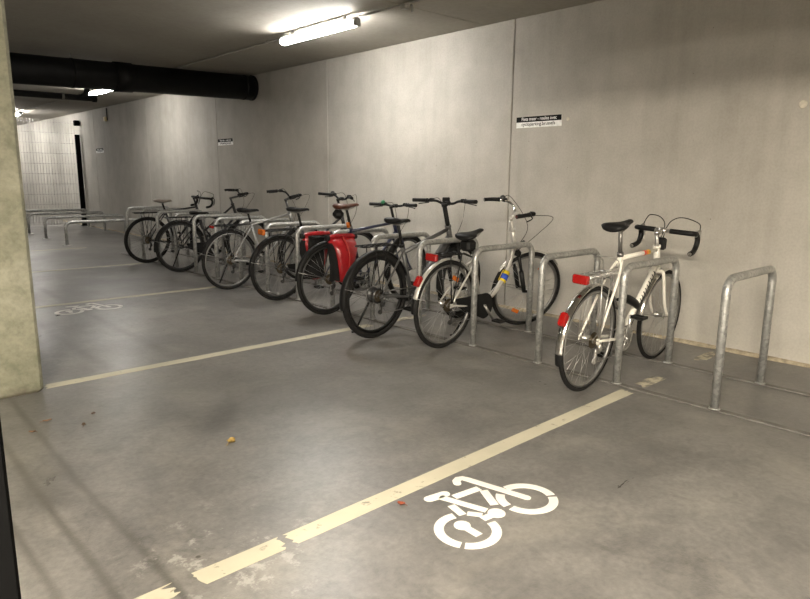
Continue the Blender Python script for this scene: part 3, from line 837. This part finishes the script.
    # --- mudguards
    if g('guard_m'):
        gm = S['guard_m']; gw = g('guard_w', .050); R = r+.018
        o = mudguard(root, RA, R, rad(g('g0', 18)), rad(g('g1', 205)), gw, gm, None)
        gs = MB()
        for s in (-1, 1):
            aa = rad(g('g_stay', 165)); gs.tube([RA+Vector((0, s*.066, 0)), RA+Vector((math.cos(aa)*R, s*gw/2, math.sin(aa)*R))], .0025, 5)
        gs.build('mudguard_stay', steel, o)
        if g('tail_m'):
            mudguard(o, RA, R+.001, rad(S['g1']-2), rad(S['g1']+g('tail_len', 14)), gw*1.02, S['tail_m'], None, 'mud_flap')
        if g('front_guard', True):
            o = mudguard(root, FA, R, rad(g('fg0', 40)), rad(g('fg1', 190)), gw, gm, MS)
            gs = MB()
            for s in (-1, 1):
                aa = rad(170); gs.tube([FA+Vector((0, s*.062, 0)), FA+Vector((math.cos(aa)*R, s*gw/2, math.sin(aa)*R))], .0025, 5, mtx=MS)
            gs.build('mudguard_stay', steel, o)
    # --- rear rack and lights
    rz = 2*r+g('rack_gap', .06)
    if g('rack_m'):
        rk = MB(); hw = g('rack_w', .055); x0, x1 = g('rack_x0', -.20), g('rack_x1', .17)
        lp = arc_corner([(x1, -hw*.5, rz), (x1-.03, -hw, rz), (x0, -hw, rz), (x0, hw, rz), (x1-.03, hw, rz), (x1, hw*.5, rz)], .02, 4)
        rk.tube(lp, .005, 8)
        rk.tube([(x0, 0, rz), (x1, 0, rz)], .004, 6)
        for k in range(5):
            x = x0+.05+k*(x1-x0-.09)/4; rk.tube([(x, -hw, rz), (x, hw, rz)], .004, 6)
        for s in (-1, 1):
            rk.tube([(x0+.13, s*hw, rz), RA+Vector((-.006, s*.068, .02))], .0045, 6)
            rk.tube([(x0+.26, s*hw, rz), RA+Vector((.006, s*.068, .02))], .0045, 6)
            t = (rz+.01-BB.z)/sv.z; q = BB+sv*min(t, g('st', .5)-.01)
            rk.tube([(x1, s*hw*.5, rz), q+Vector((-.01, s*.012, 0))], .004, 6)
        if g('rack_clip'):
            rk.tube(smooth_pts([(x1, -.05, rz+.006), (x1-.02, -.055, rz+.07), (x1-.10, -.055, rz+.10), (x1-.12, 0, rz+.105), (x1-.10, .055, rz+.10), (x1-.02, .055, rz+.07), (x1, .05, rz+.006)], 3), .003, 6)
        rko = rk.build('rear_rack', S['rack_m'], root)
        if g('rack_light'):
            lw, lh = g('rl_w', .095), g('rl_h', .05)
            MB().box((x0-.018, 0, rz-.012), (.035, lw, lh), bev=.008).build('rear_light', g('rl_m', redr), root)
            MB().box((x0+.002, 0, rz-.005), (.008, lw*.7, .04)).build('light_bracket', steel, root)
    if g('guard_light'):
        aa = rad(S['guard_light']); q = RA+Vector((math.cos(aa)*(r+.042), 0, math.sin(aa)*(r+.042)))
        mt = Matrix.Translation(q) @ Matrix.Rotation(-aa, 4, 'Y')
        MB().box((0, 0, 0), (.042, .05, .085), mt, .01).build('reflector', redr, root)
    if g('seat_light'):
        q = BB+sv*(g('st', .5)-.04)+Vector((-.055, 0, 0))
        MB().box(q, (.04, .07, .05), bev=.01).build('rear_light', S['seat_light'], root)
    if g('spoke_ref'):
        for A_, mt_, an in ((RA, None, 65), (FA, MS, 60), (FA, MS, 250)):
            q = A_+Vector((math.cos(rad(an))*r*.62, -.012, math.sin(rad(an))*r*.62))
            mm = (mt_ or Matrix.Identity(4)) @ Matrix.Translation(q) @ Matrix.Rotation(-rad(an), 4, 'Y')
            MB().box((0, 0, 0), (.035, .012, .075), mm, .004).build('spoke_reflector', orang, root)
    # --- stem and handlebar
    bt = g('bar', 'flat'); bm = g('bar_m', bplast)
    barz = g('bar_z', 1.05)
    t_top = (barz-g('stem_rise', .01)-P0.z)/a.z
    Q = HP(t_top); ext = g('stem_ext', .08)
    CL = Q+n*ext*.98+Vector((0, 0, g('stem_rise', .01)-n.z*ext*.98))
    st = MB(); smr = g('stem_r', .0135)
    st.tube([HP(tu), HP(tu+.02), Q], [.017, smr, smr], 12, mtx=MS)
    st.tube([Q, CL], smr*1.05, 12, mtx=MS)
    st.cyl(CL+Vector((0, -.024, 0)), CL+Vector((0, .024, 0)), .019, 12, mtx=MS)
    st.cyl(Q+a*-.015, Q+a*.012, smr*1.3, 12, mtx=MS)
    st.build('stem', g('stem_m', bplast), root)
    hbW = g('bar_w', .30)
    if bt == 'flat':
        half = [(0, 0, 0), (0.0, .06, 0), (-.008, .12, g('rise', .015)), (-.03, hbW-.13, g('rise', .015)+.003), (g('sweep', -.06), hbW, g('rise', .015)+.004)]
    elif bt == 'city':
        half = [(0, 0, 0), (.02, .05, .004), (.035, .11, .03), (.03, .19, .055), (-.03, .25, .06), (-.10, .275, .055), (g('sweep', -.20), hbW, .045)]
    else:
        W = g('bar_w', .205)
        half = [(0, 0, 0), (0, .07, 0), (.004, W*.85, 0), (.03, W, -.002), (.075, W, -.008), (.105, W, -.035), (.108, W, -.075), (.085, W, -.115), (.045, W+.004, -.132), (.0, W+.006, -.138)]
    side = {}
    for s in (-1, 1):
        side[s] = smooth_pts([CL+Vector((x, s*y, z)) for x, y, z in half], 5)
    full = [p_ for p_ in reversed(side[-1])]+side[1][1:]
    hb = MB().tube(full, .0115, 10, mtx=MS).build('handlebar', bm, root)
    for s in (-1, 1):
        pts = side[s]
        if bt == 'drop':
            MB().tube(pts[4:], .0178, 10, mtx=MS).build('bar_tape', bplast, hb)
            e = pts[-1]; MB().tube([e, e+(pts[-1]-pts[-2]).normalized()*.008], [.016, .012], 10, mtx=MS).build('end_plug', g('plug_m', bplast), hb)
            lv = MB(); b0 = CL+Vector((.085, s*W, -.012))
            lv.tube([b0+Vector((-.02, 0, -.003)), b0+Vector((.025, 0, .012)), b0+Vector((.045, 0, .022))], [.015, .016, .013], 8, mtx=MS)
            lv.tube(smooth_pts([b0+Vector((.045, 0, .015)), b0+Vector((.068, -s*.004, -.02)), b0+Vector((.060, -s*.004, -.07)), b0+Vector((.050, -s*.004, -.10))], 4), .006, 6, mtx=MS)
            lv.build('brake_lever', g('lever_m', steel), hb)
            if g('aero_cable', False):
                top = b0+Vector((.045, 0, .028)); h0 = HP(tu-.02)+n*.03
                MB().tube(smooth_pts([top, top+Vector((.008, -s*.015, .045)), CL+Vector((.06, s*W*.62, .095)), CL+Vector((.06, s*.055, .085)), CL+Vector((.045, s*.01, .03)), h0+Vector((.01, s*.01, .02))], 6), .0032, 6, mtx=MS).build('brake_cable', bplast, hb)
        else:
            gl = g('grip_l', .125); e = pts[-1]; k = len(pts)-1; acc = 0
            while k > 0 and acc < gl: acc += (pts[k]-pts[k-1]).length; k -= 1
            gp = pts[k:]; rs = [.0165]*len(gp); rs[-1] = .0175
            MB().tube(gp, rs, 10, mtx=MS).build('grip', g('grip_m', bplast), hb)
            d = (pts[k]-pts[max(k-2, 0)]).normalized(); q = pts[k]
            fwd = Vector((1, 0, 0)) if bt == 'flat' else Vector((.5, s*.6, 0)).normalized()
            lv = MB()
            lv.tube([q-d*.012, q+d*.012], .019, 10, mtx=MS)
            lv.tube(smooth_pts([q, q+fwd*.035-Vector((0, 0, .018)), q+d*.05+fwd*.045-Vector((0, 0, .026)), q+d*.105+fwd*.042-Vector((0, 0, .034))], 3), .0055, 6, mtx=MS)
            lv.build('brake_lever', g('lever_m', bplast), hb)
            if g('shifter', True):
                MB().box(q-d*.04+Vector((.01, 0, .004)), (.05, .04, .034), MS, .008).build('shifter', bplast, hb)
            h0 = HP(tl+.02)+n*.02
            cp = [q+fwd*.02-d*.015, q+fwd*g('cab', .10)-d*.07+Vector((0, 0, .01)), (q*.35+h0*.65)+Vector((g('cab', .10), s*.01, .04)), h0+Vector((.005, s*.018, -.03))]
            MB().tube(smooth_pts(cp, 6), .0025, 6, mtx=MS).build('brake_cable', bplast, hb)
    if g('bell'):
        q = side[1][int(len(side[1])*.62)]
        bl = MB(); bl.tube([q+Vector((0, 0, .008)), q+Vector((0, 0, .02)), q+Vector((0, 0, .036)), q+Vector((0, 0, .044))], [.024, .027, .020, .006], 14, mtx=MS)
        bl.build('bell', S['bell'], hb)
    if g('bar_ends'):
        for s in (-1, 1):
            e = side[s][-1]; MB().tube([e, e+Vector((.09, 0, .05))], .011, 8, mtx=MS).build('bar_end', bplast, hb)
    if g('display'):
        q = CL+Vector((.02, .03, .03)); MB().box(q, (.03, .07, .045), MS, .006).build('display', bplast, hb)
    if g('headlight'):
        q = HP(tl+.02)+n*.06
        hl = MB(); hl.tube([q-n*.03, q, q+n*.035, q+n*.040], [.018, .026, .032, .028], 14, mtx=MS)
        hl.build('headlight', bplast, root)
    # --- brakes (calipers at crown and seat stays)
    if g('caliper', True) and not g('disc'):
        for base, mt_ in ((HP(tl-.03)+n*.03, MS), (ST*.68+RA*.32+Vector((-.035, 0, .015)), None)):
            cb = MB()
            cb.tube(smooth_pts([base+Vector((0, -.034, -.05)), base+Vector((.0, -.040, -.015)), base+Vector((0, 0, .018)), base+Vector((0, .040, -.015)), base+Vector((0, .034, -.05))], 4), .0055, 6, mtx=mt_)
            cb.build('brake_caliper', g('cal_m', steel), root)
    if g('kickstand'):
        b0 = BB+Vector((-.07, .03, -.01)) if S['kickstand'] == 'mid' else RA+Vector((.03, .07, -.01))
        e = Vector((b0.x+(-.05 if S['kickstand'] == 'mid' else -.07), b0.y+.13, .012))
        MB().tube([b0, b0*.2+e*.8, e, e+Vector((-.025, .012, -.002))], [.010, .0085, .009, .009], 8).build('kickstand', bplast, root)
    # --- gear cable down the frame
    MB().tube(smooth_pts([HP(tl+.03)+Vector((-.02, -.014, -.03)), (BB+HP(tl))/2+Vector((.0, -dr-.002, -.01)), BB+Vector((-.01, -.02, -.026)), RA+Vector((.12, -.052, -.01)), RA+Vector((.03, -.078, -.03))], 5), .0022, 5).build('gear_cable', bplast, root)
    root['_dummy'] = 0; del root['_dummy']
    return root, dict(BB=BB, ST=ST, SP=SP, HP=HP, tl=tl, tu=tu, RA=RA, FA=FA, MS=MS, sv=sv, n=n, CL=CL, r=r, rz=rz, M0=M0)

# 1 white racing bicycle
b1, k1 = bicycle(dict(pos=(3.485, 2.115), yaw=3.0, lean=3.0, label='ivory racing bicycle with drop handlebar and two red rear lights', r=.338, tw=.030, wb=1.05, fm=ivory, fork_m=ivory,
    st=.585, hl=.165, head=73, saddle=1.07, bar_z=.975, bar='drop', bar_w=.205, stem_ext=.095, stem_m=alu, bar_m=alu, rack_m=alu, rack_light=True, rl_w=.105, rl_h=.055, rack_gap=.075, rack_x0=-.16, rack_x1=.19, rack_w=.06,
    rack_clip=True, guard_m=chrome, g0=25, g1=188, tail_m=bplast, tail_len=10, guard_light=152, fg0=55, fg1=178, steer=-1, aero_cable=True, plug_m=chrome, lever_m=alu, lettering=True, bands=[(.60, pm('band_red', (.55, .04, .02), .3)), (.655, pm('band_orange', (.75, .22, .02), .3)), (.71, pm('band_yellow', (.80, .48, .05), .3))],
    tube_r=.0165, down_r=.0195, crank=100, ring2=True, crank_m=alu, post_m=steel, der_m=alu, saddle_tilt=9, sad_l=.29, sad_w=.165, seat=76))
q = k1['BB']
o = MB().tube(smooth_pts([q+k1['sv']*.30+Vector((-.035, 0, -.02)), q+k1['sv']*.29+Vector((.05, -.02, -.01)), q+k1['sv']*.24+Vector((.16, -.03, -.01)), q+k1['sv']*.20+Vector((.26, -.01, -.03))], 4),
    [.010, .012, .018, .024, .028, .030, .030, .029, .028, .024, .020, .014, .008], 10).build('frame_lock', bplast, b1)
MB().box(k1['HP'](k1['tu'])+k1['n']*.055+Vector((0, 0, .0)), (.05, .075, .085), k1['MS'], .012).build('bag_bracket', bplast, b1)

# 2 silver step-through city bicycle
b2, k2 = bicycle(dict(pos=(3.548, 3.425), yaw=3.0, lean=3.0, label='silver step-through city bicycle with front wheel turned and yellow lock sleeve', r=.35, tw=.036, wb=1.08, fm=silver_p, fork_m=bplast, style='step',
    st=.43, hl=.19, head=69, saddle=.915, bar_z=1.03, bar='city', bar_w=.285, sweep=-.17, stem_ext=.05, stem_rise=.04, stem_m=silver_p, bar_m=chrome, tube_r=.017, down_r=.025, suspension=True,
    rack_m=bplast, rack_light=True, rl_w=.11, rl_h=.055, rack_gap=.05, rack_x0=-.17, rack_x1=.15, rack_w=.06, guard_m=silver_p, g0=20, g1=168, tail_m=bplast, tail_len=16, guard_light=146, fg1=152, steer=-26, spoke_ref=True,
    chainguard=True, guard_w=.042, crank=-50, headlight=True, kickstand='mid', sad_l=.265, sad_w=.19, saddle_tilt=14, seat=74, cab=.17, shifter=True, bell=dk_alu))
q = k2['HP'](k2['tl']+.02)+Vector((-.125, 0, -.245))
d_ = (Vector((-.075, 0, -.11))).normalized()
MB().tube([q-d_*.05, q+d_*.05], .034, 12).build('lock_sleeve', pm('yellow_sleeve', (.80, .58, .02), .5), b2)
MB().tube([q-d_*.018+Vector((-.004, -.006, 0)), q+d_*.028+Vector((-.004, -.006, 0))], .0335, 12).build('blue_mark', pm('blue_mark', (.02, .07, .45), .5), b2)
MB().box(k2['SP']+Vector((-.04, 0, -.055)), (.11, .10, .09), bev=.02).build('saddle_bag', bplast, b2)

# 3 black electric bicycle
b3, k3 = bicycle(dict(pos=(3.34, 4.02), yaw=4.0, lean=2.5, label='black electric bicycle with thick grey down tube and wide tyres', r=.362, tw=.050, wb=1.12, fm=grey_p, fork_m=bplast, tube_r=.019, down_r=.040, st=.47, hl=.15, top_drop=.06,
    saddle=.995, bar_z=1.095, bar='flat', bar_w=.335, sweep=-.07, rise=.02, stem_ext=.06, stem_r=.021, rim_m=bplast, spoke_m=dspoke, rack_m=bplast, rack_gap=.055, rack_x0=-.20, rack_x1=.16, guard_m=bplast, guard_w=.066, g0=20, g1=192, disc=True, rhub=.045,
    suspension=True, kickstand='rear', crank=205, crank_m=dk_alu, cab=.09, bar_ends=False, display=True, post_m=bplast, spd=1, clamp_m=bplast, steer=8, sad_l=.26, sad_w=.16))
# 4 navy bicycle with red panniers
b4, k4 = bicycle(dict(pos=(3.575, 5.02), yaw=1.5, lean=3.0, label='navy touring bicycle carrying red panniers, with brown saddle and green bell', r=.355, tw=.040, wb=1.07, fm=navy_p, fork_m=navy_p, st=.56, hl=.16, saddle=1.075, bar_z=1.03, bar='flat', bar_w=.30,
    sweep=-.05, rise=.01, stem_ext=.08, saddle_m=brown, sad_l=.28, sad_w=.17, saddle_tilt=5, bell=green, rack_m=bplast, rack_gap=.06, rack_x0=-.20, rack_x1=.17, guard_m=bplast, g0=30, g1=178, rim_m=dk_alu, crank=160, steer=10, kickstand='mid', post_m=bplast, top_drop=.03))
MB().box(k4['SP']+Vector((-.10, 0, -.045)), (.09, .12, .085), bev=.03).build('saddle_bag', bplast, b4)
MB().tube([k4['ST']+k4['sv']*.03+Vector((-.02, 0, -.02)), k4['ST']+k4['sv']*.03+Vector((-.03, 0, .03))], .018, 10).build('rear_light', orang, b4)
# 5 black trekking bicycle
b5, k5 = bicycle(dict(pos=(3.60, 5.945), yaw=2.0, lean=3.5, label='black trekking bicycle with an orange rear light on its carrier', r=.352, tw=.036, wb=1.07, fm=black_p, st=.50, hl=.18, style='trapez', saddle=1.0, bar_z=1.075, bar='flat', bar_w=.30, sweep=-.10, rise=.03,
    stem_ext=.06, rack_m=bplast, rack_light=True, rl_m=orang, rl_w=.10, rl_h=.06, rack_gap=.06, rack_x0=-.20, guard_m=bplast, g0=25, g1=185, rim_m=dk_alu, crank=270, kickstand='mid', chainguard=True, steer=0, post_m=bplast, cab=.12, grip_m=bplast, bell=dk_alu))
# 6 grey trekking bicycle
b6, k6 = bicycle(dict(pos=(3.515, 6.89), yaw=2.0, lean=3.0, label='pale grey trekking bicycle with swept handlebar and black carrier', r=.352, tw=.038, wb=1.06, fm=lgrey_p, st=.50, hl=.17, saddle=.95, bar_z=1.055, bar='city', bar_w=.30, sweep=-.16, stem_ext=.06, stem_rise=.02,
    stem_m=dk_alu, rack_m=bplast, rack_light=True, rl_w=.06, rl_h=.03, rack_gap=.055, rack_x0=-.20, guard_m=bplast, guard_w=.044, g0=25, g1=150, crank=120, steer=-6, post_m=bplast, cab=.12, kickstand='rear', sad_w=.17))
# 7 black city bicycle with high bar
b7, k7 = bicycle(dict(pos=(3.66, 8.585), yaw=1.0, lean=2.0, label='black city bicycle with high curved handlebar and low saddle', r=.352, tw=.040, wb=1.05, fm=black_p, st=.44, hl=.20, style='trapez', saddle=.83, bar_z=1.03, bar='city', bar_w=.28, sweep=-.12, stem_ext=.14, stem_rise=.03,
    stem_m=dk_alu, guard_m=bplast, g0=20, g1=188, rim_m=dk_alu, crank=300, rack_m=bplast, rack_gap=.05, chainguard=True, gears=False, kickstand='rear', steer=-10, post_m=bplast, cab=.12))
# 8 drop-bar bicycle with pale saddle
b8, k8 = bicycle(dict(pos=(3.66, 9.775), yaw=2.0, lean=4.5, label='dark drop-bar touring bicycle with a pale grey saddle', r=.352, tw=.036, wb=1.0, fm=black_p, st=.52, hl=.13, head=72, saddle=.965, bar_z=.975, bar='drop', bar_w=.21, stem_ext=.09, rack_m=bplast, rack_gap=.06, rack_x0=-.20, rim_m=bplast,
    spoke_m=dspoke, saddle_m=pm('pale_saddle', (.36, .31, .27), .5), crank=100, steer=6, post_m=bplast, lever_m=bplast, disc=True, aero_cable=True))

# ---------------------------------------------------------------- red panniers on bicycle 4
red_bag = pm('red_tarpaulin', (0.30, 0.008, 0.012), 0.3, var=0.2, scale=14, bmp=0.5, coat=0.3)
bag_blk = pm('black_fabric', (0.014, 0.014, 0.014), 0.7)
def pannier(label, s):
    root = empty('pannier_bag', mtx=k4['M0'] @ Matrix.Translation((.07 if s < 0 else -.05, s*.088, k4['rz']-.085)) @ Matrix.Diagonal((.86, .86, .93, 1)))
    tag(root, label, 'bag', 'panniers on the navy bicycle')
    rings = []; rnd = random.Random(5+s)
    for z, xa, xb, dp in ((-.37, -.055, .03, .09), (-.355, -.075, .05, .12), (-.25, -.105, .085, .15), (-.12, -.14, .125, .165), (-.02, -.165, .155, .15), (.04, -.175, .165, .10), (.085, -.17, .16, .045)):
        ring = []
        prof = [(xa, .0), (xb, .0), (xb+.008, .35), (xb-.004, .75), (xb-.04, 1.0), ((xa+xb)/2, 1.07), (xa+.04, 1.0), (xa+.004, .75), (xa-.008, .35)]
        for x, t in prof: ring.append(Vector((x+rnd.uniform(-.004, .004), s*(.006+dp*t), z+rnd.uniform(-.006, .006)*(t > .1))))
        if s < 0: ring.reverse()
        rings.append(ring)
    body = MB().loft(rings, True, True).build('bag_body', red_bag, root)
    # black back panel and end gusset
    MB().box((-.03, s*.004, -.14), (.22, .012, .44), bev=.004).build('back_panel', bag_blk, root)
    gz = MB(); pts = []
    vs = []
    for z, xa, dp in ((-.35, -.082, .12), (-.25, -.112, .148), (-.12, -.147, .158), (-.02, -.172, .145), (.04, -.182, .095)):
        vs += [Vector((xa-.002, s*.004, z)), Vector((xa-.012, s*(.006+dp*.40), z)), Vector((xa+.0, s*(.006+dp*.80), z))]
    fs = []
    for i in range(4):
        for j in range(2): fs.append((i*3+j, i*3+j+1, (i+1)*3+j+1, (i+1)*3+j))
    gz.add(vs+[v+Vector((.010, 0, 0)) for v in vs], fs+[tuple(15+q for q in reversed(f_)) for f_ in fs], True).build('end_gusset', bag_blk, root)
    MB().tube(smooth_pts([(-.20, s*.03, .085), (-.10, s*.03, .10), (.08, s*.03, .10), (.18, s*.03, .088)], 5), .024, 12).build('roll_top', red_bag, root)
    for x in (-.20, .18): MB().tube([(x-.018, s*.03, .086), (x+.018, s*.03, .088)], .028, 12).build('buckle', bag_blk, root)
    for x in (-.09, .07): MB().box((x, s*-.002, .01), (.035, .02, .05), bev=.005).build('hook', bag_blk, root)
    st_ = MB(); st_.tube(smooth_pts([(-.02, s*.06, .10), (-.015, s*.135, .03), (-.01, s*.185, -.08), (-.008, s*.183, -.2)], 5), .009, 6); st_.build('strap', pm('bright_strap', (.36, .02, .015), .5), root)
    return root
pannier('red roll-top pannier with black edges on the open side of the navy bicycle', -1)
pannier('red roll-top pannier hanging on the hidden side of the navy bicycle', 1)

# ---------------------------------------------------------------- leaves and litter
def leaf(name, label, loc, L, W, col, rz, curl):
    m = MB(); n = 8; vs = []; fs = []
    for i in range(n+1):
        t = i/n; wd = W*math.sin(PI*min(1, t*.96+.02))**.8*(1+.25*math.sin(t*17))
        for j in range(5):
            u = -1+j/2; vs.append((L*(t-.5), u*wd/2, .003+curl*(u*u)*.5+curl*abs(t-.5)*1.2+.0015*((i+j) % 2)))
    for i in range(n):
        for j in range(4): fs.append((i*5+j, i*5+j+1, (i+1)*5+j+1, (i+1)*5+j))
    base = list(vs); k = len(base)
    m.add(base+[(x, y, z-.0012) for x, y, z in base], fs+[tuple(k+q for q in reversed(f_)) for f_ in fs], True)
    root = empty(name, loc); root.rotation_euler.z = rz
    tag(root, label, 'leaf')
    mt = pm(name+label[:12], col, .7, var=.35, scale=60)
    m.build('blade', mt, root)
    MB().tube([(-L*.5, 0, .003+curl*.5), (-L*.8, .004, .003)], .0012, 5).build('stalk', mt, root)
leaf('fallen_leaf', 'small yellow curled leaf lying alone on the bare floor', (1.412, 2.83, 0), .050, .042, (.30, .20, .05), .6, .018)
leaf('fallen_leaf', 'small reddish-brown leaf beside the bay line and large bicycle symbol', (1.64, 1.80, 0), .034, .026, (.22, .05, .02), 2.1, .008)
for i, (x, y, c_) in enumerate(((.80, 3.75, (.28, .16, .09)), (.93, 3.56, (.12, .08, .05)), (.70, 3.63, (.2, .11, .06)), (1.02, 3.70, (.10, .06, .04)))):
    leaf('fallen_leaf', ['pale brown dry leaf near the foot of the pillar', 'dark dry leaf scrap on the floor near the pillar', 'brown leaf scrap between the tyre marks by the pillar', 'blackish leaf scrap between pillar and bay line'][i], (x, y, 0), .045-.006*i, .02, c_, i*1.3, .006)
